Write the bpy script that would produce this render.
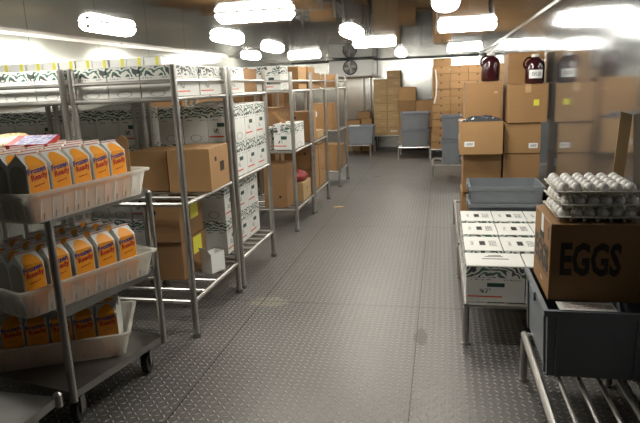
import bpy, bmesh, math, random
from mathutils import Vector, Matrix
for o in list(bpy.data.objects): bpy.data.objects.remove(o)
S = bpy.context.scene; COL = S.collection; PI = math.pi
rnd = random.Random(7)

# ------------------------------------------------------------------ camera
F_PX = 567.5; YAW, PITCH, ROLL = math.radians(12.27), math.radians(12.47), math.radians(-2.30)
cd = bpy.data.cameras.new('camera'); cam = bpy.data.objects.new('camera', cd); COL.objects.link(cam)
cd.sensor_fit = 'HORIZONTAL'; cd.sensor_width = 36; cd.lens = 36*F_PX/640; cd.clip_start = .05; cd.clip_end = 60
fw = Vector((-math.sin(YAW)*math.cos(PITCH), math.cos(YAW)*math.cos(PITCH), -math.sin(PITCH)))
rt = Vector((math.cos(YAW), math.sin(YAW), 0)); up = rt.cross(fw)
r2 = rt*math.cos(ROLL)+up*math.sin(ROLL); u2 = -rt*math.sin(ROLL)+up*math.cos(ROLL)
mx = Matrix((r2, u2, -fw)).transposed().to_4x4(); mx.translation = (0, 0, 1.62); cam.matrix_world = mx
S.camera = cam
# ------------------------------------------------------------------ world and exposure
w = bpy.data.worlds.new('world'); S.world = w; w.use_nodes = True
w.node_tree.nodes['Background'].inputs[0].default_value = (.02, .02, .02, 1); w.node_tree.nodes['Background'].inputs[1].default_value = 0.3
S.view_settings.view_transform = 'Standard'; S.view_settings.look = 'None'; S.view_settings.gamma = 1
S.view_settings.use_curve_mapping = False
S.view_settings.exposure = 0.85
LAMP = 28.0           # emission of the lit fluorescent diffusers
XR, XL, YB, YN, ZC = .92, -3.88, 14.95, -3.6, 2.22

# ------------------------------------------------------------------ materials
def mat(name, col, rough=.6, metal=0., spec=.5, **k):
    m = bpy.data.materials.new(name); m.use_nodes = True; b = m.node_tree.nodes['Principled BSDF']
    b.inputs['Base Color'].default_value = (*col, 1); b.inputs['Roughness'].default_value = rough
    b.inputs['Metallic'].default_value = metal; b.inputs['Specular IOR Level'].default_value = spec
    for kk, v in k.items(): b.inputs[kk.replace('_', ' ')].default_value = v
    return m
class G:                                    # tiny node-graph helper
    def __init__(s, m): s.m = m; s.t = m.node_tree; s.b = s.t.nodes['Principled BSDF']
    def n(s, ty, **k):
        x = s.t.nodes.new(ty)
        for a, v in k.items(): setattr(x, a, v)
        return x
    def put(s, sock, v):
        if isinstance(v, bpy.types.NodeSocket): s.t.links.new(v, sock)
        else: sock.default_value = v
    def math(s, op, a, b=0., c=0.):
        x = s.n('ShaderNodeMath', operation=op); s.put(x.inputs[0], a); s.put(x.inputs[1], b); s.put(x.inputs[2], c); return x.outputs[0]
    def band(s, v, lo, hi):
        return s.math('MULTIPLY', s.math('GREATER_THAN', v, lo), s.math('LESS_THAN', v, hi))
    def mul(s, *a):
        r = a[0]
        for x in a[1:]: r = s.math('MULTIPLY', r, x)
        return r
    def mix(s, f, a, b):
        x = s.n('ShaderNodeMix', data_type='RGBA'); s.put(x.inputs['Factor'], f)
        for sock, v in ((x.inputs[6], a), (x.inputs[7], b)): s.put(sock, v if isinstance(v, bpy.types.NodeSocket) else (*v, 1))
        return x.outputs[2]
    def noise(s, vec, scale, detail=3., rough=.5, dist=0.):
        x = s.n('ShaderNodeTexNoise'); 
        if vec is not None: s.t.links.new(vec, x.inputs['Vector'])
        x.inputs['Scale'].default_value = scale; x.inputs['Detail'].default_value = detail; x.inputs['Roughness'].default_value = rough; x.inputs['Distortion'].default_value = dist
        return x.outputs['Fac']
    def mapping(s, vec, sc=(1, 1, 1), loc=(0, 0, 0)):
        x = s.n('ShaderNodeMapping'); s.t.links.new(vec, x.inputs['Vector']); x.inputs['Scale'].default_value = sc; x.inputs['Location'].default_value = loc; return x.outputs[0]
    def bump(s, h, strength=.3, dist=.01):
        x = s.n('ShaderNodeBump'); x.inputs['Strength'].default_value = strength; x.inputs['Distance'].default_value = dist
        s.t.links.new(h, x.inputs['Height']); s.t.links.new(x.outputs[0], s.b.inputs['Normal'])
    def color(s, c): s.t.links.new(c, s.b.inputs['Base Color'])
    def rough(s, c): s.t.links.new(c, s.b.inputs['Roughness'])

STEEL = mat('brushed_steel_tube', (.50, .48, .45), .34, .9)
g = G(STEEL); tc = g.n('ShaderNodeTexCoord').outputs['Object']; nz = g.noise(tc, 9, 3)
g.color(g.mix(nz, (.40, .38, .35), (.58, .56, .52))); g.rough(g.math('MULTIPLY_ADD', nz, .25, .2))
SHEET = mat('worn_sheet_steel', (.30, .29, .28), .32, .9)
g = G(SHEET); tc = g.n('ShaderNodeTexCoord').outputs['Object']; nz = g.noise(tc, 5, 4)
g.color(g.mix(nz, (.2, .19, .18), (.36, .35, .33))); g.rough(g.math('MULTIPLY_ADD', nz, .3, .2))

def wall_mat(name, c1, c2, rough, metal, seam_axis, pitch):
    m = mat(name, c1, rough, metal); g = G(m); tc = g.n('ShaderNodeTexCoord').outputs['Object']
    st = g.noise(g.mapping(tc, (14, 14, .5)), 3, 3)            # vertical brushed streaks
    bl = g.noise(tc, 1.3, 2)
    sx = g.n('ShaderNodeSeparateXYZ'); g.t.links.new(tc, sx.inputs[0]); v = sx.outputs[seam_axis]
    fr = g.math('FRACT', g.math('DIVIDE', g.math('ADD', v, 50.0), pitch)); seam = g.math('LESS_THAN', fr, .008)
    c = g.mix(g.math('MULTIPLY_ADD', bl, .6, g.math('MULTIPLY', st, .4)), c1, c2)
    g.color(g.mix(seam, c, tuple(x*.4 for x in c1)))
    g.rough(g.math('MULTIPLY_ADD', st, .07, rough-.04)); g.bump(bl, .06, .03); return m
WALL_R = wall_mat('polished_steel_wall_panels', (.42, .44, .46), (.54, .56, .57), .11, .9, 1, 1.17)
WALL_L = wall_mat('pale_enamelled_wall_panels', (.42, .43, .385), (.50, .51, .455), .14, .35, 1, 1.17)
WALL_B = wall_mat('satin_steel_wall_panels', (.48, .48, .46), (.60, .60, .57), .22, .8, 0, 1.1)
CEIL = mat('mirror_steel_ceiling', (.5, .49, .47), .06, .97, Specular_Tint=(.42, .42, .41, 1))
g = G(CEIL); tc = g.n('ShaderNodeTexCoord').outputs['Object']; nz = g.noise(tc, .9, 2)
sx = g.n('ShaderNodeSeparateXYZ'); g.t.links.new(tc, sx.inputs[0])
s1 = g.math('LESS_THAN', g.math('FRACT', g.math('DIVIDE', g.math('ADD', sx.outputs[1], 50.3), 1.17)), .006)
g.color(g.mix(s1, g.mix(nz, (.14, .14, .14), (.23, .225, .22)), (.12, .12, .12))); g.bump(nz, .25, .03)

FLOOR = mat('diamond_plate_floor', (.2, .19, .18), .42, .6)
g = G(FLOOR); tc = g.n('ShaderNodeTexCoord').outputs['Object']; sx = g.n('ShaderNodeSeparateXYZ'); g.t.links.new(tc, sx.inputs[0])
P = .040
ux = g.math('DIVIDE', g.math('ADD', sx.outputs[0], 20.), P); uy = g.math('DIVIDE', g.math('ADD', sx.outputs[1], 20.), P)
fx = g.math('SUBTRACT', g.math('FRACT', ux), .5); fy = g.math('SUBTRACT', g.math('FRACT', uy), .5)
par = g.math('MODULO', g.math('ADD', g.math('FLOOR', ux), g.math('FLOOR', uy)), 2.)
sg = g.math('MULTIPLY_ADD', par, 2., -1.)
a_ = g.math('ADD', fx, g.math('MULTIPLY', fy, sg)); b_ = g.math('SUBTRACT', fx, g.math('MULTIPLY', fy, sg))
el = g.math('ADD', g.math('POWER', g.math('DIVIDE', g.math('ABSOLUTE', a_), .62), 2.), g.math('POWER', g.math('DIVIDE', g.math('ABSOLUTE', b_), .2), 2.))
h = g.math('MAXIMUM', g.math('SUBTRACT', 1., el), 0.)
ds = g.noise(tc, 1.1, 4, .6); d2 = g.noise(tc, 14, 3, .6)
c = g.mix(ds, (.14, .132, .122), (.235, .222, .208)); c = g.mix(g.math('MULTIPLY', d2, .5), c, (.13, .12, .11)); c = g.mix(g.math('MULTIPLY', h, .85), c, (.46, .44, .42))
smy = g.math('LESS_THAN', g.math('FRACT', g.math('DIVIDE', g.math('ADD', sx.outputs[1], 20.02), 2.4)), .003)
smx = g.math('LESS_THAN', g.math('FRACT', g.math('DIVIDE', g.math('ADD', sx.outputs[0], 20.55), 1.2)), .006)
def stain(c, X, Y, rx, ry, colr, am):
    e = g.math('ADD', g.math('POWER', g.math('DIVIDE', g.math('SUBTRACT', sx.outputs[0], X), rx), 2.), g.math('POWER', g.math('DIVIDE', g.math('SUBTRACT', sx.outputs[1], Y), ry), 2.))
    e = g.math('ADD', e, g.math('MULTIPLY_ADD', d2, 2.4, -1.2)); return g.mix(g.math('MULTIPLY', g.math('LESS_THAN', e, .9), am), c, colr)
c = stain(c, -.12, 3.48, .045, .13, (.07, .055, .04), .6); c = stain(c, -1.30, 3.98, .16, .10, (.42, .38, .26), .35)
g.color(g.mix(g.math('MAXIMUM', smy, smx), c, (.06, .055, .05))); g.rough(g.math('MULTIPLY_ADD', ds, .25, .30)); g.bump(h, .8, .005)

def board(name, c1, c2):
    m = mat(name, c1, .75); g = G(m); tc = g.n('ShaderNodeTexCoord').outputs['Object']
    oi = g.n('ShaderNodeObjectInfo').outputs['Random']; st = g.noise(g.mapping(tc, (2, 2, 30)), 3, 2); bl = g.noise(tc, 4, 3)
    c = g.mix(oi, c1, c2); c = g.mix(g.math('MULTIPLY', bl, .35), c, tuple(x*.55 for x in c1)); g.color(g.mix(g.math('MULTIPLY', st, .2), c, tuple(min(1, x*1.4) for x in c2)))
    g.bump(bl, .25, .01); return m
CARD = board('corrugated_cardboard', (.30, .162, .063), (.375, .212, .086))
CARD_DARK = board('darker_corrugated_cardboard', (.23, .12, .048), (.30, .165, .068))
CARD_Y = board('yellowish_corrugated_cardboard', (.40, .26, .12), (.46, .31, .15))
EGGCARD = mat('egg_case_cardboard', (.30, .155, .055), .6)
TAPE = mat('brown_packing_tape', (.52, .33, .16), .3)
PAPER = mat('white_paper', (.8, .8, .77), .6); INK = mat('black_ink', (.012, .012, .012), .5)
INKFADE = mat('dull_black_ink', (.03, .018, .008), .7)
YEL = mat('yellow_sticker', (.75, .7, .06), .5); GREENL = mat('dark_green_ink', (.02, .09, .06), .5)
BLUE = mat('blue_ink', (.03, .04, .25), .5); RED = mat('red_ink', (.55, .03, .02), .5)
ORANGE = mat('orange_carton_print', (.95, .36, .02), .35); MILK = mat('white_waxed_carton', (.80, .78, .72), .35)
OLIVE = mat('olive_grey_print', (.40, .38, .30), .45)
GREY = mat('grey_blue_plastic', (.20, .225, .25), .42); g = G(GREY); nz = g.noise(g.n('ShaderNodeTexCoord').outputs['Object'], 12, 3)
g.color(g.mix(nz, (.17, .185, .202), (.23, .25, .27)))
TUB = mat('translucent_white_plastic', (.90, .88, .82), .35); g = G(TUB)
out = [n for n in g.t.nodes if n.type == 'OUTPUT_MATERIAL'][0]
tr = g.n('ShaderNodeBsdfTranslucent'); tr.inputs[0].default_value = (.94, .9, .83, 1); tp = g.n('ShaderNodeBsdfTransparent')
m1 = g.n('ShaderNodeMixShader'); m1.inputs[0].default_value = .45; g.t.links.new(g.b.outputs[0], m1.inputs[1]); g.t.links.new(tr.outputs[0], m1.inputs[2])
m2 = g.n('ShaderNodeMixShader'); m2.inputs[0].default_value = .42; g.t.links.new(m1.outputs[0], m2.inputs[1]); g.t.links.new(tp.outputs[0], m2.inputs[2]); g.t.links.new(m2.outputs[0], out.inputs[0])
RUBBER = mat('black_rubber', (.02, .02, .02), .6); DARKM = mat('dark_metal', (.05, .05, .05), .4, .6)
WHITEM = mat('white_enamel', (.8, .8, .76), .35); JUG = mat('dark_red_syrup', (.035, .006, .008), .12, 0, .6); CAP = mat('white_cap_plastic', (.7, .68, .62), .4)
PULP = mat('grey_pulp', (.50, .465, .39), .9); g = G(PULP); g.bump(g.noise(g.n('ShaderNodeTexCoord').outputs['Object'], 160, 3), .5, .002)
EGG = mat('white_eggshell', (.84, .81, .76), .42)
FILM = mat('black_plastic_film', (.05, .055, .06), .25); CLEARF = mat('clear_shrink_film', (.7, .71, .7), .2, 0, .6, Alpha=.6)
REDBAG = mat('red_net_bag', (.30, .015, .012), .5); g = G(REDBAG); vo = g.n('ShaderNodeTexVoronoi'); vo.inputs['Scale'].default_value = 70
g.t.links.new(g.n('ShaderNodeTexCoord').outputs['Object'], vo.inputs['Vector']); g.bump(vo.outputs['Distance'], .6, .01); g.color(g.mix(vo.outputs['Distance'], (.4, .02, .015), (.10, .01, .01)))
TAN = mat('tan_food_packet', (.62, .47, .22), .4); PINKP = mat('red_and_lilac_print', (.7, .7, .85), .4)
g = G(PINKP); nz = g.noise(g.n('ShaderNodeTexCoord').outputs['Object'], 40, 3); g.color(g.mix(g.math('GREATER_THAN', nz, .5), (.62, .62, .78), (.28, .26, .5)))
g = G(TAN); nz = g.noise(g.n('ShaderNodeTexCoord').outputs['Object'], 55, 3); g.color(g.mix(g.math('GREATER_THAN', nz, .57), (.66, .5, .24), (.42, .16, .06)))
STRAP = mat('white_strap', (.72, .70, .66), .5); LEAF = mat('pale_produce_leaf', (.5, .5, .2), .5)
GLOW = mat('lit_diffuser', (.9, .9, .85), .4); g = G(GLOW); g.b.inputs['Emission Color'].default_value = (1, .97, .89, 1); g.b.inputs['Emission Strength'].default_value = LAMP

def printed_box(name, faces, top=True):
    """white waxed produce box: fruit-and-leaf band round the top, label and red stripe on the faces given (0 = x faces, 1 = y faces)"""
    m = mat(name, (.7, .69, .65), .55); g = G(m); t = g.n('ShaderNodeTexCoord')
    gen = g.n('ShaderNodeSeparateXYZ'); g.t.links.new(t.outputs['Generated'], gen.inputs[0])
    nr = g.n('ShaderNodeSeparateXYZ'); g.t.links.new(t.outputs['Normal'], nr.inputs[0])
    isx = g.math('GREATER_THAN', g.math('ABSOLUTE', nr.outputs[0]), .7); isy = g.math('GREATER_THAN', g.math('ABSOLUTE', nr.outputs[1]), .7); isz = g.math('GREATER_THAN', nr.outputs[2], .7)
    side = g.math('MAXIMUM', isx, isy); z = gen.outputs[2]
    ox = g.math('ADD', g.math('MULTIPLY', isx, gen.outputs[1]), g.math('MULTIPLY', isy, gen.outputs[0])); lab = isx if faces == 0 else isy
    ob = t.outputs['Object']
    wv = g.n('ShaderNodeTexWave', wave_type='RINGS', rings_direction='SPHERICAL'); g.t.links.new(g.mapping(ob, (1, 1, 1), (.03, .05, .0)), wv.inputs['Vector'])
    wv.inputs['Scale'].default_value = 12; wv.inputs['Distortion'].default_value = 10; wv.inputs['Detail'].default_value = 1.5; wv.inputs['Detail Scale'].default_value = 1.6
    leaf = g.math('GREATER_THAN', wv.outputs['Fac'], .47); blob = g.math('GREATER_THAN', g.noise(ob, 11, 1), .36)
    fig = g.mul(side, g.band(z, .67, .97), leaf, blob)
    gr = g.math('GREATER_THAN', g.noise(ob, 9, 1), .52)
    base = g.mix(g.noise(ob, 5, 2), (.66, .66, .62), (.76, .75, .70))
    c = g.mix(g.mul(fig, .95), base, g.mix(gr, (.03, .04, .035), (.03, .12, .075)))
    dash = g.math('GREATER_THAN', g.noise(g.mapping(ob, (90, 90, 30)), 1.6, 1), .52)
    c = g.mix(g.mul(side, g.band(z, .60, .635), dash, g.math('ADD', g.band(ox, .08, .42), g.band(ox, .62, .94)), .8), c, (.05, .05, .05))
    c = g.mix(g.mul(lab, g.band(z, .42, .53), g.band(ox, .36, .66)), c, (.015, .06, .045))
    c = g.mix(g.mul(lab, g.band(z, .25, .38), g.band(ox, .22, .42), dash), c, (.08, .08, .08))
    c = g.mix(g.mul(lab, g.band(z, .13, .17), g.band(ox, .03, .62)), c, (.65, .09, .03))
    oth = isy if faces == 0 else isx
    e = g.math('ADD', g.math('POWER', g.math('DIVIDE', g.math('SUBTRACT', ox, .5), .24), 2.), g.math('POWER', g.math('DIVIDE', g.math('SUBTRACT', z, .12), .1), 2.))
    c = g.mix(g.mul(oth, g.band(e, .72, 1.), .7), c, (.1, .12, .1))
    if top:
        gx, gy = gen.outputs[0], gen.outputs[1]
        c = g.mix(g.mul(isz, g.band(gx, .42, .58), g.band(gy, .36, .66)), c, (.02, .02, .02))
        c = g.mix(g.mul(isz, g.band(gx, .68, .88), g.band(gy, .3, .7), dash), c, (.06, .06, .06))
        c = g.mix(g.mul(isz, g.band(gx, .18, .26), g.band(gy, .35, .65), dash), c, (.06, .06, .06))
    g.color(c); return m
WB_X = printed_box('white_produce_box_labels_on_sides', 0)
WB_Y = printed_box('white_produce_box_labels_on_ends', 1)
WB_F = printed_box('white_produce_box_with_lid_slot', 1, False)
STICK = mat('printed_paper_sticker', (.8, .8, .77), .6); g = G(STICK); t = g.n('ShaderNodeTexCoord'); gen = g.n('ShaderNodeSeparateXYZ'); g.t.links.new(t.outputs['Generated'], gen.inputs[0])
ds = g.math('GREATER_THAN', g.noise(g.mapping(t.outputs['Generated'], (22, 22, 5)), 1.3, 1), .5)
g.color(g.mix(g.mul(ds, g.band(gen.outputs[2], .25, .75), g.band(gen.outputs[0], .2, .85)), (.78, .78, .75), (.1, .1, .1)))
SHEETP = mat('printed_packing_slip', (.82, .8, .74), .6); g = G(SHEETP); t = g.n('ShaderNodeTexCoord'); gen = g.n('ShaderNodeSeparateXYZ'); g.t.links.new(t.outputs['Generated'], gen.inputs[0])
ds = g.math('GREATER_THAN', g.noise(g.mapping(t.outputs['Generated'], (9, 26, 1)), 1.6, 2), .5)
g.color(g.mix(g.mul(ds, g.band(gen.outputs[1], .2, .85), g.band(gen.outputs[0], .1, .8)), (.8, .78, .72), (.32, .2, .16)))

# ------------------------------------------------------------------ mesh helpers
class MB:
    def __init__(s): s.v = []; s.f = []; s.m = []
    def add(s, vs, fs, mi=0):
        o = len(s.v); s.v += [tuple(v) for v in vs]; s.f += [tuple(i+o for i in f) for f in fs]; s.m += [mi]*len(fs); return s
    def box(s, x0, x1, y0, y1, z0, z1, mi=0):
        return s.add([(x0,y0,z0),(x1,y0,z0),(x1,y1,z0),(x0,y1,z0),(x0,y0,z1),(x1,y0,z1),(x1,y1,z1),(x0,y1,z1)],
                     [(0,3,2,1),(4,5,6,7),(0,1,5,4),(1,2,6,5),(2,3,7,6),(3,0,4,7)], mi)
    def tube(s, p, q, r, n=10, mi=0, r2=None):
        p, q = Vector(p), Vector(q); d = (q-p).normalized(); a = d.orthogonal().normalized(); b = d.cross(a); r2 = r if r2 is None else r2
        vs = [p+(a*math.cos(2*PI*i/n)+b*math.sin(2*PI*i/n))*r for i in range(n)]+[q+(a*math.cos(2*PI*i/n)+b*math.sin(2*PI*i/n))*r2 for i in range(n)]
        return s.add(vs, [(i, (i+1)%n, n+(i+1)%n, n+i) for i in range(n)]+[tuple(range(n))[::-1], tuple(range(n, 2*n))], mi)
    def lathe(s, prof, c=(0,0,0), n=20, mi=0):
        vs = []; fs = []
        for r, z in prof:
            for i in range(n): vs.append((c[0]+r*math.cos(2*PI*i/n), c[1]+r*math.sin(2*PI*i/n), c[2]+z))
        for k in range(len(prof)-1):
            for i in range(n): fs.append((k*n+i, k*n+(i+1)%n, (k+1)*n+(i+1)%n, (k+1)*n+i))
        fs.append(tuple(range(n))[::-1]); fs.append(tuple((len(prof)-1)*n+i for i in range(n)))
        return s.add(vs, fs, mi)
    def mesh(s, name, mats, bevel=0, seg=1, smooth=False):
        me = bpy.data.meshes.new(name); me.from_pydata(s.v, [], s.f)
        for m in (mats if isinstance(mats, (list, tuple)) else [mats]): me.materials.append(m)
        for p, i in zip(me.polygons, s.m): p.material_index = i
        if bevel:
            bm = bmesh.new(); bm.from_mesh(me); bmesh.ops.bevel(bm, geom=bm.edges[:], offset=bevel, segments=seg, affect='EDGES'); bm.to_mesh(me); bm.free()
        if smooth:
            for p in me.polygons: p.use_smooth = len(p.vertices) <= 4
        me.update(); return me
def link(name, me, parent=None, loc=(0,0,0), rz=0., rot=None):
    o = bpy.data.objects.new(name, me); COL.objects.link(o); o.location = loc; o.rotation_euler = rot if rot else (0, 0, rz)
    if parent: o.parent = parent
    return o
def tag(o, label, cat, group=None, kind=None):
    o['label'] = label; o['category'] = cat
    if group: o['group'] = group
    if kind: o['kind'] = kind
    return o
def thing(name, label, cat, loc=(0,0,0), rz=0., group=None, rot=None):
    return tag(link(name, None, None, loc, rz, rot), label, cat, group)
def copy_tree(o, parent=None):
    c = o.copy(); COL.objects.link(c)
    if parent: c.parent = parent
    for ch in o.children: copy_tree(ch, c)
    return c
def struct(name, mb, m, **k):
    o = link(name, mb.mesh(name, m, **k)); o['kind'] = 'structure'; return o
def text_mesh(txt, size, m, ex=.0004, off=0.):
    cu = bpy.data.curves.new('lettering', 'FONT'); cu.body = txt; cu.size = size; cu.align_x = 'CENTER'; cu.align_y = 'CENTER'; cu.extrude = ex; cu.offset = off; cu.resolution_u = 2
    o = bpy.data.objects.new('lettering', cu); COL.objects.link(o)
    dg = bpy.context.evaluated_depsgraph_get(); dg.update(); me = bpy.data.meshes.new_from_object(o.evaluated_get(dg)); bpy.data.objects.remove(o); bpy.data.curves.remove(cu)
    me.materials.clear(); me.materials.append(m); return me

# ------------------------------------------------------------------ room shell
T = .08
struct('floor', MB().box(XL-T, XR+T, YN-T, YB+T, -.05, 0), FLOOR)
struct('ceiling', MB().box(XL-T, XR+T, YN-T, YB+T, ZC, ZC+.06), CEIL)
struct('wall_right', MB().box(XR, XR+T, YN, YB, 0, ZC), WALL_R)
struct('wall_left', MB().box(XL-T, XL, YN, YB, 0, ZC), WALL_L)
struct('wall_back', MB().box(XL-T, XR+T, YB, YB+T, 0, ZC), WALL_B)
struct('wall_near', MB().box(XL-T, XR+T, YN-T, YN, 0, ZC), mat('dark_low_bounce_wall', (.05, .05, .05), .9))  # unseen end wall, made dark and matte to cut bounced light
struct('trim_1', MB().box(XR-.008, XR, YN, YB, ZC-.014, ZC), STEEL)
struct('trim_2', MB().box(XL, XL+.012, YN, YB, ZC-.03, ZC), STEEL)
struct('trim_3', MB().box(XL+.02, XR-.02, YB-.012, YB, ZC-.03, ZC), DARKM)
struct('baseboard_right', MB().box(XR-.01, XR, YN, YB, 0, .1), SHEET)
struct('baseboard_left', MB().box(XL, XL+.01, YN, YB, 0, .1), SHEET)

# ------------------------------------------------------------------ ceiling lamps
def lamp_meshes():
    hb = MB().box(-.30, .30, -.10, .10, -.012, 0).mesh('housing', WHITEM, .006)
    # rounded trough diffuser
    vs = []; n = 10; L = .31
    for k, (x, sc) in enumerate(((-L, .55), (-L+.025, 1), (L-.025, 1), (L, .55))):
        for i in range(n+1):
            a = PI*i/n; vs.append((x, -math.cos(a)*.104*(.7+.3*sc), -.013-math.sin(a)*.062*sc))
    fs = [(k*(n+1)+i, k*(n+1)+i+1, (k+1)*(n+1)+i+1, (k+1)*(n+1)+i) for k in range(3) for i in range(n)]+[tuple(range(n+1)), tuple(range(3*(n+1), 4*(n+1)))[::-1]]
    d = MB().add(vs, fs).mesh('diffuser', GLOW)
    c = MB()
    for sy in (-1, 1): c.box(-.008, .008, sy*.104-.004, sy*.104+.004, -.03, -.010)
    e = MB().box(-.006, .006, -.02, .02, -.045, -.02)
    return hb, d, c.mesh('clip', STEEL, .002), e.mesh('end_cap', STEEL, .002)
LM = lamp_meshes()
lamps = [(-.60, 3.18, 0, 'unseen added ceiling lamp just above the camera view over the aisle'), (-2.68, 2.80, 0, 'unseen added ceiling lamp above the left trolley, beyond the upper left of view'),  # both lamps are out of view, added to light the near racks
 (-1.47, 4.60, 0, 'nearest large ceiling lamp above the left racks, set across the room'), (-2.90, 4.80, 90, 'ceiling lamp close to the left wall, nearest on that side'),
 (-2.44, 6.55, 90, 'second ceiling lamp back on the left, above the white boxes'), (-2.50, 8.60, 90, 'third ceiling lamp back on the left, small in view'),
 (-3.45, 10.4, 90, 'far left ceiling lamp next to the pale wall'), (-2.60, 11.1, 0, 'far left ceiling lamp set across, in front of the fan cooler'),
 (-1.02, 6.85, 90, 'ceiling lamp seen end on over the aisle'), (-.96, 8.65, 0, 'long ceiling lamp across the middle of the aisle'),
 (.03, 4.52, 90, 'ceiling lamp at the top edge of the view, over the right rack'), (.27, 6.75, 0, 'large bright ceiling lamp on the right mirrored in the steel wall'),
 (.42, 11.3, 0, 'far right ceiling lamp above the tall carton stack'), (-.82, 12.3, 90, 'farthest ceiling lamp, small and round, before the end wall')]
for x, y, a, lb in lamps:
    t = thing('ceiling_lamp', lb, 'ceiling lamp', (x, y, ZC-.001), math.radians(a), 'fluorescent ceiling lamps')
    link('housing', LM[0], t); link('diffuser', LM[1], t)
    for sx in (-.15, .15): link('clip', LM[2], t, (sx, 0, 0))
    for sx in (-.312, .312): link('end_cap', LM[3], t, (sx, 0, 0))

# ------------------------------------------------------------------ wire racks on the left
LV = (.265, .925, 1.59); RW = .70
def rack_unit(x0, x1, y0, y1, label, slats=5):
    t = thing('storage_rack', label, 'rack', (x0, y0, 0), 0, 'tubular steel storage racks'); W, D = x1-x0, y1-y0
    pm = MB().tube((0,0,.015), (0,0,1.775), .0215, 12); pm.tube((0,0,1.775), (0,0,1.785), .0215, 12, 0, .012); pm = pm.mesh('post', STEEL, smooth=False)
    fm = MB().tube((0,0,0), (0,0,.03), .029, 12).mesh('foot', SHEET)
    for x in (0, W):
        for y in (0, D):
            p = link('post', pm, t, (x, y, 0)); link('foot', fm, p)
    for z in LV:
        r = .0145; s = MB()
        for x in (0, W): s.tube((x, .018, z-r), (x, D-.018, z-r), r)
        for y in (0, D): s.tube((.018, y, z-r), (W-.018, y, z-r), r)
        for k in range(slats):
            yy = D*(k+1)/(slats+1); s.tube((0, yy, z-r), (W, yy, z-r), .0135)
        link('shelf', s.mesh('shelf', STEEL), t)
    s = MB(); z = 1.685
    for x in (0, W): s.tube((x, .018, z), (x, D-.018, z), .0125)
    for y in (0, D): s.tube((.018, y, z), (W-.018, y, z), .0125)
    link('guard_rail', s.mesh('guard_rail', STEEL), t)
    return t
AX = -1.60
UN = [(3.30, 4.15, 'nearest'), (4.25, 5.15, 'second'), (6.11, 7.01, 'third'), (7.09, 7.99, 'fourth'), (8.98, 9.77, 'fifth')]
for y0, y1, w_ in UN:
    rack_unit(AX-RW, AX, y0, y1, f'{w_} tubular steel rack along the left side of the aisle', 3 if w_ == 'nearest' else 5)
for y0, y1, w_ in UN[:2]:
    rack_unit(AX-2*RW-.07, AX-RW-.07, y0, y1, f'steel rack standing directly behind the {w_} aisle rack')
    rack_unit(XL+.06, AX-2*RW-.14, y0, y1, f'steel rack against the pale left wall, level with the {w_} aisle rack')

# ------------------------------------------------------------------ cartons
def box_mesh(w_, d, h, m, style, bev=.003):
    """closed carton, origin at base centre: bulged walls with two top flaps meeting at a seam"""
    b = MB(); x, y = w_/2, d/2; fl = .004
    b.box(-x, x, -y, y, 0, h-fl)
    me = None
    if style == 'flat': b.box(-x+.002, x-.002, -y+.002, y-.002, h-fl, h); 
    elif style == 'long':
        b.box(-x, -.0015, -y, y, h-fl+.0005, h); b.box(.0015, x, -y, y, h-fl+.0005, h)
    else:
        b.box(-x, x, -y, -.0015, h-fl+.0005, h); b.box(-x, x, .0015, y, h-fl+.0005, h)
    return b.mesh('body', m, min(bev, .0015))
CACHE = {}
def cached(w_, d, h, m, style):
    k = (round(w_,3), round(d,3), round(h,3), m.name, style)
    if k not in CACHE: CACHE[k] = box_mesh(w_, d, h, m, style)
    return CACHE[k]
def carton(label, x0, x1, y0, y1, z0, h, m=CARD, style='long', name='cardboard_box', rz=0., group=None, tape=False, stickers=(), holes=(), cat='box', rot=None):
    w_, d = x1-x0, y1-y0; me = cached(w_, d, h, m, style); loc = ((x0+x1)/2, (y0+y1)/2, z0+.0015)
    rz = math.radians(rz)
    if not (tape or stickers or holes):
        return tag(link(name, me, None, loc, rz, rot), label, cat, group)
    t = thing(name, label, cat, loc, rz, group, rot); link('body', me, t)
    if tape:
        tm = MB()
        if style == 'long': tm.box(-.024, .024, -d/2-.001, d/2+.001, h, h+.0008); tm.box(-.024, .024, -d/2-.0014, -d/2-.0003, h-.07, h+.0008)
        else: tm.box(-w_/2-.001, w_/2+.001, -.024, .024, h, h+.0008); tm.box(w_/2+.0003, w_/2+.0014, -.024, .024, h-.07, h+.0008)
        link('tape', tm.mesh('tape', TAPE), t)
    for s in stickers:        # (face, u, v, width, height, material) u,v fraction of the face centre
        f, u, v, sw, sh, sm = s; b = MB()
        if f == 'front': cx = -w_/2+u*w_; b.box(cx-sw/2, cx+sw/2, -d/2-.0016, -d/2-.0004, v*h-sh/2, v*h+sh/2)
        elif f == 'aisle': cy = -d/2+u*d; b.box(w_/2+.0004, w_/2+.0016, cy-sw/2, cy+sw/2, v*h-sh/2, v*h+sh/2)
        elif f == 'left': cy = -d/2+u*d; b.box(-w_/2-.0016, -w_/2-.0004, cy-sw/2, cy+sw/2, v*h-sh/2, v*h+sh/2)
        o = link('sticker', b.mesh('sticker', sm), t)
        if sm is YEL: o['label'] = 'bright yellow sticker'
    for f, u, v in holes:
        b = MB()
        if f == 'front': c = Vector((-w_/2+u*w_, -d/2-.0006, v*h)); b.tube(c-Vector((0,.0008,0)), c+Vector((0,.0008,0)), .016, 14)
        else: c = Vector((w_/2+.0006, -d/2+u*d, v*h)); b.tube(c-Vector((.0008,0,0)), c+Vector((.0008,0,0)), .016, 14)
        link('hand_hole', b.mesh('hand_hole', INK), t)
    return t
ORD = ['first', 'second', 'third', 'fourth', 'fifth', 'sixth', 'seventh', 'eighth', 'ninth', 'tenth', 'eleventh', 'twelfth']
def white(label, x0, x1, y0, y1, z0, h, m=WB_X, group='white printed produce boxes on the left racks', style='flat', **k):
    return carton(label, x0, x1, y0, y1, z0, h, m, style, 'produce_box', group=group, **k)

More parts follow.
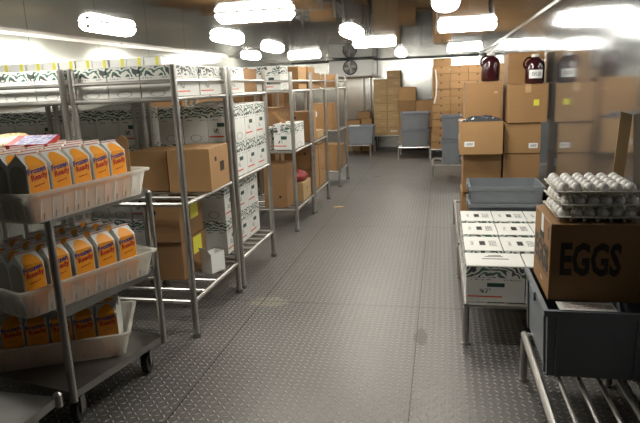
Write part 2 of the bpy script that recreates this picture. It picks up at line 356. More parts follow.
# ---- nearest rack + the two racks behind it: flat boxes along the top shelf
ci = 0
for (xa, n_, wh) in ((AX-.024, 3, 'aisle rack'), (AX-RW-.078, 3, 'middle rack'), (AX-2*RW-.15, 3, 'wall rack')):
    for j, (ya, rr) in enumerate(((3.345, 'front'), (3.75, 'back'))):
        for i in range(n_):
            x1 = xa-i*.228
            white(f'flat white box, {rr} row, {ORD[i]} from right, top shelf of nearest {wh}', x1-.222, x1, ya, ya+.385, LV[2], .195, WB_X)
# yellow banded small cartons on top of them
YB_ = []
yb = MB().box(-.064, .064, -.14, .14, 0, .075).mesh('body', PAPER, .0015)
yt = MB().box(.022, .046, -.1415, .1415, .0, .0765).mesh('band', YEL, .0008)
xs = [-1.98-.136*i for i in range(10)]
for i, x in enumerate(xs):
    t = thing('small_carton', f'small pale carton with yellow band, {ORD[i]} from the right of the row on top', 'carton', (x, 3.93, LV[2]+.1985), rnd.uniform(-.03, .03), 'yellow banded small cartons on the top boxes')
    link('body', yb, t); link('band', yt, t)
# ---- second rack row: tall white boxes two high
def tall_wall(xr, n, y0, z0, layers, rows, where, hh=.285, w_=.208, d=.285, m=WB_X, lastcol=0):
    for r in range(rows):
        for l in range(layers):
            for i in range(n):
                if r > 0 and i > lastcol: continue
                x1 = xr-i*(w_+.006)
                lv = ['lower', 'upper'][l] if layers == 2 else ORD[l]
                mm = WB_Y if (r == 0 and (i*7+l*3+n) % 5 == 1) else m
                white(f'tall white box, {lv} layer, column {i+1} from right, {["front","second","third"][r]} row, {where}', x1-w_, x1, y0+r*(d+.008), y0+r*(d+.008)+d, z0+l*(hh+.0025), hh, mm)
tall_wall(AX-.008, 3, 4.285, LV[1], 2, 3, 'middle shelf of second rack', lastcol=0)
tall_wall(AX-RW-.085, 3, 4.285, LV[1], 2, 1, 'middle shelf behind second rack')
tall_wall(XL+.06+.655, 3, 4.285, LV[1], 2, 1, 'middle shelf by left wall')
tall_wall(AX-.14, 2, 4.32, LV[0], 2, 3, 'bottom shelf of second rack', hh=.30, lastcol=0)
tall_wall(AX-RW-.085, 3, 3.62, LV[0], 1, 1, 'bottom shelf behind nearest rack', hh=.3)
tall_wall(AX-RW-.085, 3, 4.32, LV[0], 2, 1, 'bottom shelf behind second rack', hh=.3)
# clear film crumpled on top of the upper white layer
def crumple(name, w_, d, h, m, n=14, seed=1, mode='heap'):
    r = random.Random(seed); vs = []; fs = []
    for j in range(n+1):
        for i in range(n+1):
            u, v = i/n-.5, j/n-.5; e = max(0, 1-(abs(u)*2)**3)*max(0, 1-(abs(v)*2)**3)
            vs.append((u*w_+r.uniform(-.3, .3)*w_/n, v*d+r.uniform(-.3, .3)*d/n, .002+e*h*(.35+.65*r.random())))
    for j in range(n):
        for i in range(n):
            a = j*(n+1)+i; fs.append((a, a+1, a+n+2, a+n+1))
    k = len(vs); vs += [(x, y, .0005) for x, y, z in vs]; 
    fs += [tuple(i+k for i in f[::-1]) for f in fs]
    rim = [i for i in range(n+1)]+[j*(n+1)+n for j in range(1, n+1)]+[n*(n+1)+i for i in range(n-1, -1, -1)]+[j*(n+1) for j in range(n-1, 0, -1)]
    for a, b in zip(rim, rim[1:]+rim[:1]): fs.append((b, a, a+k, b+k))
    return MB().add(vs, fs).mesh(name, m)
for i, (x, wd) in enumerate(((-1.80, .36), (-2.62, .5), (-3.3, .45))):
    tag(link('plastic_film', crumple('plastic_film', wd, .22, .035, CLEARF, 12, 5+i), None, (x, 4.43, LV[1]+2*.2875+.0035)),
        ['crumpled clear film on white boxes nearest the aisle post', 'crumpled clear film on white boxes behind the nearest rack', 'crumpled clear film on white boxes beside the left wall'][i], 'plastic film', 'clear film under the top shelves')
# ---- nearest rack, middle shelf: two brown cartons
carton('plain brown carton on middle shelf of nearest rack, right one beside the post', -1.885, -1.575, 3.66, 4.07, LV[1], .30, CARD, 'long', rz=3, stickers=(('aisle', .3, .72, .035, .03, INKFADE), ('aisle', .62, .5, .09, .07, INKFADE)))
carton('plain brown carton on middle shelf of nearest rack, left one beside the trolley', -2.19, -1.905, 3.70, 4.07, LV[1], .285, CARD, 'cross')
# bottom shelf
carton('brown carton with yellow sticker on bottom shelf of nearest rack, lower', -2.06, -1.83, 3.66, 4.09, LV[0], .285, CARD_DARK, 'long', stickers=(('aisle', .62, .72, .15, .13, YEL),))
carton('brown carton with yellow sticker on bottom shelf of nearest rack, upper', -2.07, -1.83, 3.64, 4.08, LV[0]+.290, .275, CARD_DARK, 'long', rz=2, stickers=(('aisle', .62, .70, .15, .13, YEL),), holes=(('front', .22, .8),))
t = thing('open_carton', 'open white carton leaning on bottom shelf of nearest rack', 'carton', (-1.70, 3.90, LV[0]+.002), math.radians(-20))
b = MB().box(-.05, .05, -.075, .075, 0, .005).box(-.05, -.047, -.075, .075, 0, .15).box(.047, .05, -.075, .075, 0, .15).box(-.05, .05, .072, .075, 0, .15).box(-.05, .05, -.075, -.072, 0, .15)
link('body', b.mesh('body', PAPER), t)
f_ = MB().add([(-.05,-.075,.15),(.05,-.075,.15),(.045,-.12,.21),(-.03,-.12,.21),(-.05,-.0765,.1515),(.05,-.0765,.1515),(.045,-.1215,.2115),(-.03,-.1215,.2115)], [(0,1,2,3),(7,6,5,4),(0,4,5,1),(1,5,6,2),(2,6,7,3),(3,7,4,0)])
link('flap', f_.mesh('flap', PAPER), t)
# ---- second rack, top shelf
white('white produce box at aisle end of second rack top shelf, near post', -1.85, -1.625, 4.29, 4.67, LV[2], .20, WB_X)
white('white produce box at second rack top shelf, left of the aisle one', -2.09, -1.865, 4.29, 4.67, LV[2], .20, WB_X)
carton('dark brown carton on top shelf of second rack, far end', -2.06, -1.66, 4.72, 5.12, LV[2], .20, CARD_DARK, 'long', stickers=(('front', .2, .6, .06, .05, PAPER),))
for i in range(3):
    white(f'white produce box on top shelf behind second rack, {ORD[i]} from the right', -2.36-.228*(i+1), -2.365-.228*i, 4.30, 4.68, LV[2], .20, WB_X)
# ---- third rack
white('white produce box with labels on top shelf of third rack, right one', -1.935, -1.725, 6.16, 6.50, LV[2], .262, WB_Y)
white('white produce box with labels on top shelf of third rack, left one', -2.155, -1.942, 6.16, 6.50, LV[2], .262, WB_Y)
carton('wide brown carton on top shelf of third rack behind white boxes', -2.05, -1.62, 6.56, 6.97, LV[2], .26, CARD)
t = carton('white produce box with open brown flap on middle shelf of third rack', -1.855, -1.625, 6.22, 6.74, LV[1], .29, WB_Y, 'flat', 'produce_box', tape=False, stickers=(('front', .0+.5, .45, .06, .03, GREENL),))
fl = MB().add([(-.05,-.12,.292),(.0,-.12,.292),(.0-.12,-.10,.42),(-.17,-.10,.42),(-.05,-.115,.292),(.0,-.115,.292),(.0-.12,-.095,.42),(-.17,-.095,.42)], [(0,1,2,3),(7,6,5,4),(0,4,5,1),(1,5,6,2),(2,6,7,3),(3,7,4,0)])
link('flap', fl.mesh('flap', CARD), t)['label'] = 'brown cardboard flap sticking up'
white('plain white produce box on middle shelf of third rack, left one', -2.10, -1.90, 6.20, 6.5, LV[1], .25, WB_X)
carton('tall dark carton on middle shelf at the back of third rack', -2.26, -1.88, 6.6, 6.96, LV[1], .46, CARD_DARK)
carton('dark produce carton low in third rack, near end, with torn top', -1.99, -1.72, 6.17, 6.52, LV[0], .50, CARD_DARK, 'cross', holes=(('front', .7, .25),))
carton('yellowish crate on bottom shelf of third rack under the red net bag', -1.98, -1.62, 6.56, 6.97, LV[0], .22, CARD_Y, 'cross', holes=(('aisle', .5, .6),))
def blob(name, rx, ry, rz_, m, seed, n=18, amp=.12, flat=.35):
    r = random.Random(seed); ph = [(r.uniform(1, 4), r.uniform(1, 4), r.uniform(0, 6)) for _ in range(4)]; vs = []; fs = []; K = 12
    for k in range(K+1):
        a = PI*k/K
        for i in range(n):
            b = 2*PI*i/n; d = 1+amp*sum(math.sin(p*b+q*a+s) for p, q, s in ph)/2
            z = -math.cos(a)*d; z = max(z, -flat) if z < 0 else z
            vs.append((rx*math.sin(a)*math.cos(b)*d, ry*math.sin(a)*math.sin(b)*d, rz_*(z+flat)))
    for k in range(K):
        for i in range(n): fs.append((k*n+i, k*n+(i+1)%n, (k+1)*n+(i+1)%n, (k+1)*n+i))
    return MB().add(vs, fs).mesh(name, m, smooth=True)
tag(link('net_bag', blob('net_bag', .165, .20, .105, REDBAG, 3, 24, .22), None, (-1.79, 6.74, LV[0]+.2225)), 'dark red net bag of produce lying on the yellowish crate', 'net bag')
# ---- fourth and fifth racks: brown cartons
def stack_cards(spec, group=None):
    for s in spec: carton(*s[:7], **(s[7] if len(s) > 7 else {}), group=group)
stack_cards([
 ('wide brown carton on top shelf of fourth rack', -2.06, -1.63, 7.13, 7.5, LV[2], .27),
 ('smaller brown carton on top shelf of fourth rack, far end', -1.98, -1.64, 7.56, 7.92, LV[2], .2),
 ('brown carton with hand hole on middle shelf of fourth rack, near end', -1.94, -1.63, 7.13, 7.48, LV[1], .38, dict(holes=(('front', .35, .8), ('aisle', .5, .8)))),
 ('brown carton on middle shelf of fourth rack, left one', -2.28, -1.96, 7.13, 7.48, LV[1], .33),
 ('yellowish flat carton on middle shelf of fourth rack, far end', -2.1, -1.63, 7.53, 7.95, LV[1], .1, dict(m=CARD_Y)),
 ('brown carton with hand holes low in fourth rack, lower near one', -2.0, -1.63, 7.13, 7.52, LV[0], .29, dict(holes=(('front', .3, .75), ('front', .75, .75), ('aisle', .5, .75)))),
 ('brown carton with hand holes low in fourth rack, upper near one', -2.0, -1.63, 7.13, 7.52, LV[0]+.295, .28, dict(holes=(('front', .3, .75), ('front', .75, .75), ('aisle', .5, .75)))),
 ('brown carton with hand holes low in fourth rack, lower far one', -2.0, -1.63, 7.57, 7.96, LV[0], .29, dict(holes=(('aisle', .5, .75),))),
 ('brown carton with hand holes low in fourth rack, upper far one', -2.0, -1.63, 7.57, 7.96, LV[0]+.295, .28, dict(holes=(('aisle', .5, .75),))),
 ('brown carton on top shelf of fifth rack', -2.0, -1.66, 9.02, 9.4, LV[2], .2),
 ('brown carton with white sticker on middle shelf of fifth rack', -2.05, -1.68, 9.02, 9.42, LV[1], .42, dict(stickers=(('front', .2, .6, .06, .08, PAPER),))),
 ('brown carton low in fifth rack, near end', -1.98, -1.64, 9.02, 9.36, LV[0], .42, dict(holes=(('front', .5, .7),))),
 ('brown carton low in fifth rack, far end', -1.98, -1.64, 9.40, 9.74, LV[0], .38),
], 'brown cartons on the far left racks')
# pallets of cartons standing behind the far racks along the left
def low_rack(x0, x1, y0, y1, label, ztop=.28, r=.016, rz=0., along='y', n=5, group='low tubular steel floor racks'):
    W, D = x1-x0, y1-y0
    t = thing('floor_rack', label, 'rack', (x0, y0, 0), math.radians(rz), group)
    lm = MB().tube((0,0,0), (0,0,ztop-2*r), .02, 12).tube((0,0,0), (0,0,.012), .027, 12).mesh('leg', STEEL)
    for x in (.02, W-.02):
        for y in (.02, D-.02): link('leg', lm, t, (x, y, 0))
    f = MB()
    for x in (.02, W-.02): f.tube((x, 0, ztop-r), (x, D, ztop-r), r)
    for y in (.02, D-.02): f.tube((.02, y, ztop-r), (W-.02, y, ztop-r), r)
    link('frame', f.mesh('frame', STEEL), t)
    s = MB()
    if along == 'y':
        for k in range(n): xx = .02+(W-.04)*(k+1)/(n+1); s.tube((xx, .02, ztop-.012), (xx, D-.02, ztop-.012), .011)
    else:
        for k in range(n): yy = .02+(D-.04)*(k+1)/(n+1); s.tube((.02, yy, ztop-.012), (W-.02, yy, ztop-.012), .011)
    link('slats', s.mesh('slats', STEEL), t); return t
for k, (yy, nm) in enumerate(((6.2, 'third'), (8.2, 'fifth'))):
    low_rack(-3.5, -2.45, yy, yy+1.5, f'low steel rack on the floor behind the {nm} aisle rack')
    for c_ in range(2):
        for r_ in range(2):
            for l in range(4):
                x = -3.47+c_*.52; y = yy+.04+r_*.74
                carton(f'brown carton, layer {l+1}, {["left","right"][c_]} {["near","far"][r_]} column, stack behind {nm} rack', x, x+.5, y, y+.68, .28+l*.3635, .36, (CARD, CARD_DARK)[(l+c_+k) % 2], group='carton stacks along the left side')

# ------------------------------------------------------------------ trolley with tubs of cartons
TA = math.radians(-11.0); TX, TY = -1.745, 2.20
def trolley(label, x, y, rz, D, W, levels, ptop):
    """origin = near aisle corner; local +y along the aisle, local -x away from it"""
    t = thing('trolley', label, 'trolley', (x, y, 0), rz)
    pm = MB().tube((0,0,levels[0]-.045), (0,0,ptop), .0185, 12).tube((0,0,ptop), (0,0,ptop+.01), .0185, 12, 0, .01).mesh('post', STEEL)
    wm = MB().tube((-.019,0,.063), (.019,0,.063), .062, 24).mesh('wheel', RUBBER, .003)
    cm = MB().tube((0,0,.138), (0,0,levels[0]-.003), .018, 10).box(-.030, -.025, -.03, .02, .05, .140).box(.025, .030, -.03, .02, .05, .140).box(-.030, .030, -.03, .02, .134, .140).tube((-.034,0,.063), (.034,0,.063), .007, 8).mesh('caster', SHEET)
    for px in (0, -W):
        for py in (0, D):
            link('post', pm, t, (px, py, 0)); c = link('caster', cm, t, (px+(-.07 if px == 0 else .07), py+(.08 if py == 0 else -.08), 0), .4); link('wheel', wm, c)
    for z in levels:
        s = MB().box(-W, 0, 0, D, z-.003, z)
        for (a, b, c, d) in ((-W, 0, -.002, 0), (-W, 0, D, D+.002), (-W-.002, -W, -.002, D+.002), (0, .002, -.002, D+.002)): s.box(a, b, c, d, z-.034, z+.004)
        link('shelf', s.mesh('shelf', SHEET), t)
    return t
trolley('three tier steel trolley loaded with white tubs of orange cartons', TX, TY, TA, .69, 1.0, (.205, .625, 1.088), 1.076)
low = trolley('empty low steel trolley at the bottom left corner of the view', -1.685, 1.29, math.radians(-2), .70, .9, (.315,), .327)

def tub_mesh(W, D, H, tp=.025):
    """open tapered tub with rim, ribs and small slots near the base; origin base centre"""
    def ring(i, z):
        w_, d = W/2-tp*(1-z/H)-i, D/2-tp*(1-z/H)-i; c = .035; p = []
        for sx, sy, a0 in ((1,1,0),(-1,1,90),(-1,-1,180),(1,-1,270)):
            for k in range(4): a = math.radians(a0+30*k); p.append((sx*(w_-c)+c*math.cos(a), sy*(d-c)+c*math.sin(a), z))
        return p
    b = MB(); n = 16; th = .003
    rings = [ring(0, 0), ring(0, H), ring(-.014, H), ring(-.014, H-.010), ring(-.0165, H-.010), ring(-.0165, H+.003), ring(th, H+.003), ring(th, .004)]
    vs = [v for r in rings for v in r]; fs = []
    for k in range(len(rings)-1):
        for i in range(n): fs.append((k*n+i, k*n+(i+1)%n, (k+1)*n+(i+1)%n, (k+1)*n+i))
    fs.append(tuple(range(n))[::-1]); fs.append(tuple((len(rings)-1)*n+i for i in range(n))); b.add(vs, fs)
    def rib(px, py, nx, ny, z0, z1, wd, dep, mi):
        o0 = tp*(1-z0/H); o1 = tp*(1-z1/H); tx, ty = -ny, nx; q = []
        for z, o in ((z0, o0), (z1, o1)):
            for s, e in ((-1, .0002), (1, .0002), (1, dep), (-1, dep)): q.append((px+nx*(-o+e)+tx*s*wd/2, py+ny*(-o+e)+ty*s*wd/2, z))
        b.add(q, [(0,3,2,1),(4,5,6,7),(0,1,5,4),(1,2,6,5),(2,3,7,6),(3,0,4,7)], mi)
    ny = int(D/.066); nx = int(W/.066)
    for k in range(ny):
        y = -D/2+.06+(D-.12)*k/(ny-1)
        for s in (-1, 1): rib(s*W/2, y, s, 0, .012, H-.03, .007, .003, 0); rib(s*W/2, y+.02, s, 0, .012, .04, .0045, .0022, 1)
    for k in range(nx):
        x = -W/2+.06+(W-.12)*k/(nx-1)
        for s in (-1, 1): rib(x, s*D/2, 0, s, .012, H-.03, .007, .003, 0); rib(x+.02, s*D/2, 0, s, .012, .04, .0045, .0022, 1)
    return b.mesh('white_tub', [TUB, OLIVE])
TW, TD, TH = .50, .78, .135
tubm = tub_mesh(TW, TD, TH)
# carton of liquid food, 92 mm square with a gable top; orange face looks along local +x, grey face along -y
CW, CH = .108, .245
b = MB(); a = CW/2; gh = .042; gx = .006
b.add([(-a,-a,0),(a,-a,0),(a,a,0),(-a,a,0),(-a,-a,CH),(a,-a,CH),(a,a,CH),(-a,a,CH),(-gx,-a*.94,CH+gh),(gx,-a*.94,CH+gh),(gx,a*.94,CH+gh),(-gx,a*.94,CH+gh)],
      [(0,3,2,1),(0,1,5,4),(1,2,6,5),(2,3,7,6),(3,0,4,7),(4,5,9,8),(5,6,10,9),(6,7,11,10),(7,4,8,11)])
b.box(-.003, .003, -a*.96, a*.96, CH+gh-.002, CH+gh+.010)
m_body = b.mesh('body', MILK)
m_ridge = MB().box(-.0036, .0036, -a*.965, a*.965, CH+gh+.003, CH+gh+.006).mesh('ridge_print', RED)
def arch(x0, hw, zs, ztop, m, nm):
    sl = (a-gx)/gh; pts = [(-hw, .004), (hw, .004)]
    for k in range(13):
        t_ = PI*k/12; pts.append((hw*math.cos(t_), zs+(ztop-zs)*math.sin(t_)))
    vs = []
    for e in (.0006, .0014):
        for y, z in pts:
            x = a if z <= CH else a-(z-CH)*sl
            vs.append((x+e, y, z+(e if z > CH else 0)))
    n = len(pts); return vs, n
def arch_mesh(hw, zs, ztop, m, nm):
    # strip triangulated from columns so that it can fold over the shoulder
    sl = (a-gx)/gh; b = MB(); K = 12; vs = []; fs = []
    for i in range(K+1):
        y = -hw+2*hw*i/K; zt = zs+(ztop-zs)*math.sqrt(max(0, 1-(y/hw)**2))
        zz = [.004, min(zs, CH), min(zt, CH), zt]
        for z in zz:
            x = a if z <= CH else a-(z-CH)*sl
            vs.append((x+.0009, y, z+(.0009 if z > CH else 0)))
    for i in range(K):
        for j in range(3): fs.append((i*4+j, (i+1)*4+j, (i+1)*4+j+1, i*4+j+1))
    return MB().add(vs, fs).mesh(nm, m)
m_or = arch_mesh(.051, .215, .284, ORANGE, 'orange_panel')
m_ol = arch_mesh(.046, .205, .244, OLIVE, 'information_panel')
t1 = text_mesh('Frozen', .034, BLUE, off=.0009); t2 = text_mesh('Ready', .035, RED, off=.0009); t3 = text_mesh('with citric acid', .0095, RED)
def make_gable():
    t = thing('food_carton', '-', 'food carton')
    link('body', m_body, t); link('ridge_print', m_ridge, t)
    o = link('orange_panel', m_or, t); o['label'] = 'orange arched front print'
    tilt = math.radians(8)
    R0 = Matrix(((0,0,1),(1,0,0),(0,1,0))).to_euler()
    for me, y, z in ((t1, -.004, .222), (t2, .004, .194), (t3, 0, .158)):
        l = link('lettering', me, o, (a+.0018, y, z)); l.rotation_euler = (Matrix(((0,0,1),(1,0,0),(0,1,0))) @ Matrix.Rotation(tilt, 3, 'Z')).to_euler()
    s = link('information_panel', m_ol, t); s.rotation_euler = (0, 0, -PI/2); s['label'] = 'olive grey side print'
    return t
gable0 = make_gable(); first = [True]
def put_gable(x, y, z, rz, label, group):
    global gable0
    t = gable0 if first[0] else copy_tree(gable0); first[0] = False
    t.location = (x, y, z); t.rotation_euler = (0, 0, rz); t['label'] = label; t['group'] = group; return t
def tub_of_cartons(cx, cy, z, rz, cols, rows, label, where, group, face=0., rot_long='y', pitch=.121, skip=()):
    t = tag(link('tub', tubm, None, (cx, cy, z+.001), rz), label, 'tub', 'white translucent tubs on the trolley')
    c, s = math.cos(rz), math.sin(rz)
    for r in range(rows):
        for k in range(cols):
            if (r, k) in skip: continue
            lx = TW/2-.033-CW/2-r*.1085; ly = -TD/2+.035+CW/2+k*pitch
            x = cx+lx*c-ly*s; y = cy+lx*s+ly*c
            put_gable(x, y, z+.0062, rz+face+rnd.uniform(-.03, .03), f'orange and white carton, {["front row","second row","third row","back row"][r]}, {ORD[k]} from near end, {where}', group)
def centre(ax, ay, rz):   # near aisle corner A of the rim -> tub centre
    lx, ly = -TW/2, TD/2; c, s = math.cos(rz), math.sin(rz); return ax+lx*c-ly*s, ay+lx*s+ly*c
rz = math.radians(-9); cx, cy = centre(-1.672, 2.02, rz)
tub_of_cartons(cx, cy, 1.088, rz, 5, 4, 'translucent white tub of cartons on the top tier of the trolley', 'top tub', 'orange cartons in the top tub', pitch=.127)
rz = math.radians(-20); cx, cy = centre(-1.83, 2.07, rz)
tub_of_cartons(cx, cy, .625, rz, 5, 4, 'translucent white tub of cartons on the middle tier of the trolley', 'middle tub', 'orange cartons in the middle tub', pitch=.134)
# bottom tub lies crosswise: long side towards the viewer
rz = math.radians(-64)      # local +x points at the viewer
Bx, By = -1.67, 2.60; c, s = math.cos(rz), math.sin(rz); lx, ly = -TW/2, -TD/2
cx, cy = Bx+lx*c-ly*s, By+lx*s+ly*c
tub_of_cartons(cx, cy, .205, rz, 6, 2, 'translucent white tub of cartons on the bottom tier of the trolley', 'bottom tub', 'orange cartons in the bottom tub', pitch=.118)
# things lying on the cartons of the top tub
t = thing('food_packet', 'tan printed food packet lying on cartons at the left edge', 'packet', (-2.25, 2.62, 1.386), math.radians(12), rot=(math.radians(24), 0, math.radians(12)))
link('pouch', blob('pouch', .12, .085, .022, TAN, 9, 20, .05, .6), t)
t = thing('printed_box', 'flat red and lilac printed box lying behind the top tub cartons', 'box', (-2.02, 2.53, 1.386), 0, rot=(math.radians(16), 0, math.radians(8)))
link('body', MB().box(-.115, .105, -.07, .07, 0, .026).mesh('body', RED, .002), t); link('print', MB().box(-.07, .10, -.065, .062, .0262, .0268).mesh('print', PINKP), t)

tag(link('cardboard_piece', MB().add([(-.05,0,0),(.05,0,0),(.045,.012,.29),(.0,.014,.315),(-.05,.010,.27),(-.05,.004,0),(.05,.004,0),(.045,.016,.29),(.0,.018,.315),(-.05,.014,.27)], [(0,1,2,3,4),(9,8,7,6,5),(0,5,6,1),(1,6,7,2),(2,7,8,3),(3,8,9,4),(4,9,5,0)]).mesh('cardboard_piece', CARD), None, (-1.655, 2.715, 1.0965), math.radians(-12)),
    'torn brown cardboard piece standing at the far end of the top tub', 'cardboard')
# ------------------------------------------------------------------ right side: floor racks
low_rack(.14, .90, 3.39, 4.70, 'low steel rack under the white boxes on the right')
low_rack(.14, .90, 4.76, 6.60, 'low steel rack under the grey totes and brown carton stack')
low_rack(.43, .90, 1.55, 3.02, 'nearest low steel rack at lower right under the egg case', rz=0, n=4, r=.019)
gw = 'white produce boxes on the low right rack'
wf = white('white produce box with visible label at the front corner of right rack, lid slot showing', .158, .503, 3.425, 3.70, .28, .232, WB_F, gw)
link('lid_slot', MB().box(-.07, .09, .0, .012, .2322, .2332).mesh('lid_slot', INK), wf)
link('lid_print', MB().box(-.05, .06, .05, .062, .2322, .2330).box(-.03, .05, .075, .085, .2322, .2330).mesh('lid_print', INK), wf)
white('white box at front of right rack beside the labelled one, partly behind grey tote', .510, .855, 3.425, 3.70, .28, .232, WB_Y, gw)
sl = MB().tube((-.055, 0, 0), (.055, 0, 0), .0035, 6)
for i in range(3):
    for r in range(3):
        x = .16+i*.246; y = 3.705+r*.348
        for l, (z0, hh) in enumerate(((.28, .120+.004*r), (.4015+.004*r, .126+.012*r))):
            white(f'white lidded box, {["lower","upper"][l]} layer, {["left","middle","right"][i]} column, {["near","middle","far"][r]} row on right rack', x, x+.242, y, y+.341, z0, hh, WB_X, gw)
# grey totes
def tote_mesh(W, D, H, tp=.03, m=GREY):
    b = MB(); th = .004
    def ring(i, z): w_, d = W/2-tp*(1-z/H)-i, D/2-tp*(1-z/H)-i; return [(w_, d, z), (-w_, d, z), (-w_, -d, z), (w_, -d, z)]
    rings = [ring(0, 0), ring(0, H-.028), ring(-.016, H-.028), ring(-.016, H), ring(th, H), ring(th, .005)]; vs = [v for r in rings for v in r]; fs = []
    for k in range(len(rings)-1):
        for i in range(4): fs.append((k*4+i, k*4+(i+1)%4, (k+1)*4+(i+1)%4, (k+1)*4+i))
    fs.append((3,2,1,0)); fs.append(tuple(20+i for i in range(4))); b.add(vs, fs)
    for sx in (-1, 1):
        for sy in (-1, 1):                       # corner ribs
            for (dx, dy) in ((-.05, 0), (0, -.05)):
                xx, yy = sx*(W/2+dx), sy*(D/2+dy)
                nx, ny = (0, sy) if dx else (sx, 0); tx, ty = ny, nx; q = []
                for z, o in ((.0, tp), (H-.028, tp*.028/H)):
                    for s_, e in ((-1, .0), (1, .0), (1, .010), (-1, .010)): q.append((xx+nx*(-o+e)+abs(tx)*s_*.007-(sx*o if dx else 0)*0, yy+ny*(-o+e)+abs(ty)*s_*.007, z))
                b.add(q, [(0,3,2,1),(4,5,6,7),(0,1,5,4),(1,2,6,5),(2,3,7,6),(3,0,4,7)])
    return b.mesh('body', m)
def handle_mesh(W, D, H):
    b = MB()
    for s in (-1, 1): b.box(s*(W/2+.0165)-.006, s*(W/2+.0165)+.006, -.07, .07, H-.05, H-.004)
    return b.mesh('handle', GREY, .002)
def tote(label, W, D, H, x, y, z, rz=0., name='storage_tote', group='grey plastic totes', tp=.03):
    t = thing(name, label, 'tote', (x, y, z), rz, group); link('body', tote_mesh(W, D, H, tp), t)
    hm = MB().box(-.006, .006, -.07, .07, H-.05, H-.004).mesh('handle', GREY, .002)
    for s in (-1, 1): link('handle', hm, t, (s*(W/2+.018), 0, 0))
    return t
tote('lower grey plastic tote behind the white boxes, nested under another', .57, .44, .325, .53, 5.02, .282)
tote('upper empty grey plastic tote nested in another behind the white boxes', .57, .44, .345, .53, 5.02, .407)
# brown stack by the wall
gb = 'brown cartons stacked against the steel wall on the right'
ST = ('front', .2, .35, .085, .04, STICK)
stack_cards([
 ('brown carton at the foot of left column beside the wall stack', .19, .54, 5.30, 5.72, .28, .335),
 ('brown carton at the foot of right column touching the steel wall', .56, .90, 5.30, 5.72, .28, .335),
 ('crumpled brown carton second from floor in left column, sticker low right', .20, .53, 5.27, 5.70, .618, .355, dict(stickers=(('front', .62, .22, .09, .045, STICK),))),
 ('crumpled brown carton second from floor in right column, torn label at edge', .545, .85, 5.25, 5.68, .618, .35, dict(stickers=(('aisle', .1, .75, .05, .07, STICK),))),
 ('brown carton with black film on top and white sticker, left column', .165, .525, 5.14, 5.62, .977, .285, dict(stickers=(('front', .22, .32, .085, .045, STICK), ('left', .5, .5, .06, .05, PAPER)))),
 ('brown carton with white sticker at right edge, third up in right column', .545, .85, 5.24, 5.68, .972, .26, dict(stickers=(('front', .80, .25, .075, .045, STICK),))),
 ('tall brown carton atop left column carrying a dark jug', .21, .515, 5.32, 5.75, 1.266, .33, dict(tape=False, stickers=(('front', .86, .72, .03, .018, TAPE),))),
], gb)
carton('tilted brown carton with yellow sticker atop right column by wall', .565, .885, 5.22, 5.62, 1.238, .325, CARD, 'long', rz=1, group=gb, tape=True, stickers=(('front', .72, .52, .045, .05, YEL),))
carton('upper brown carton behind the second dark jug, topmost on the right', .58, .88, 5.42, 5.80, 1.568, .27, CARD, 'long', group=gb, stickers=())
tag(link('plastic_film', crumple('plastic_film', .34, .15, .05, FILM, 14, 21), None, (.35, 5.225, 1.264)), 'crumpled black and grey plastic film draped on the brown carton', 'plastic film')
def jug(label, x, y, z, rz=0., sticker=True):
    t = thing('syrup_jug', label, 'jug', (x, y, z), rz, 'dark syrup jugs on the brown cartons')
    link('bottle', MB().lathe([(.066,0),(.077,.006),(.080,.03),(.080,.15),(.075,.175),(.060,.198),(.034,.213),(.030,.225)], n=24).mesh('bottle', JUG, smooth=True), t)
    hb = MB(); pts = [(.034, .222), (.07, .215), (.092, .185), (.09, .15), (.076, .13)]
    for (x0, z0), (x1, z1) in zip(pts, pts[1:]): hb.tube((x0, 0, z0), (x1, 0, z1), .009, 8)
    link('handle', hb.mesh('handle', JUG), t, rz=PI if sticker else 0)
    link('cap', MB().lathe([(.031,.223),(.034,.227),(.034,.244),(.030,.248)], n=20).mesh('cap', CAP), t)
    if sticker:
        b = MB(); K = 8
        vs = [(.0812*math.sin(th_), -.0812*math.cos(th_), z_) for th_ in [math.radians(-42+84*i/K) for i in range(K+1)] for z_ in (.045, .115)]
        link('label', b.add(vs, [(2*i, 2*i+2, 2*i+3, 2*i+1) for i in range(K)]).mesh('label', STICK), t)['label'] = 'white paper jug label'
    return t
jug('dark red jug without label on the tall carton of left column', .43, 5.43, 1.6, math.radians(200), False)
jug('dark red jug with white label beside the steel wall', .79, 5.325, 1.567, 0)

# ------------------------------------------------------------------ egg case, tote and trays
t = tote('dark grey tote under the egg case at right foreground', .43, .60, .325, .685, 2.825, .282, 0, tp=.012)
slip = thing('packing_slip', 'printed paper slip lying on the tote rim in front of the egg case', 'paper', (.64, 2.575, .6105))
link('sheet', MB().box(-.12, .12, -.055, .045, 0, .0012).mesh('sheet', SHEETP), slip)
link('barcode_patch', MB().box(.075, .11, -.03, .02, .0013, .0017).mesh('barcode_patch', OLIVE), slip)
EW, ED, EH = .405, .43, .362; ex0, ey0, ez0 = .490, 2.64, .6085
t = thing('egg_case', 'brown egg case lettered EGGS holding egg trays on the grey tote', 'box', (ex0+EW/2, ey0+ED/2, ez0))
link('body', box_mesh(EW, ED, EH, EGGCARD, 'long'), t)
tb = MB().box(-.026, .026, -ED/2-.001, ED/2+.001, EH, EH+.0008)
link('tape', tb.mesh('tape', TAPE), t)
tl = MB().box(-EW/2-.0014, -EW/2-.0004, -.03, .03, EH-.085, EH).mesh('tape', PAPER); link('tape', tl, t)['label'] = 'pale tape strip on the left face'
tm = text_mesh('EGGS', .205, INKFADE, off=.007); o = link('lettering', tm, t, (-.032, -ED/2-.0012, .192)); o.scale = (.52, 1, 1); o.rotation_euler = (PI/2, 0, 0); o['label'] = 'faded black EGGS print on the front'
tm = text_mesh('EGGS', .15, INK, off=.006); o = link('lettering', tm, t, (-EW/2-.0012, -.0, .165)); o.rotation_euler = (PI/2, 0, -PI/2); o['label'] = 'bold black EGGS print on the left face'
b = MB()
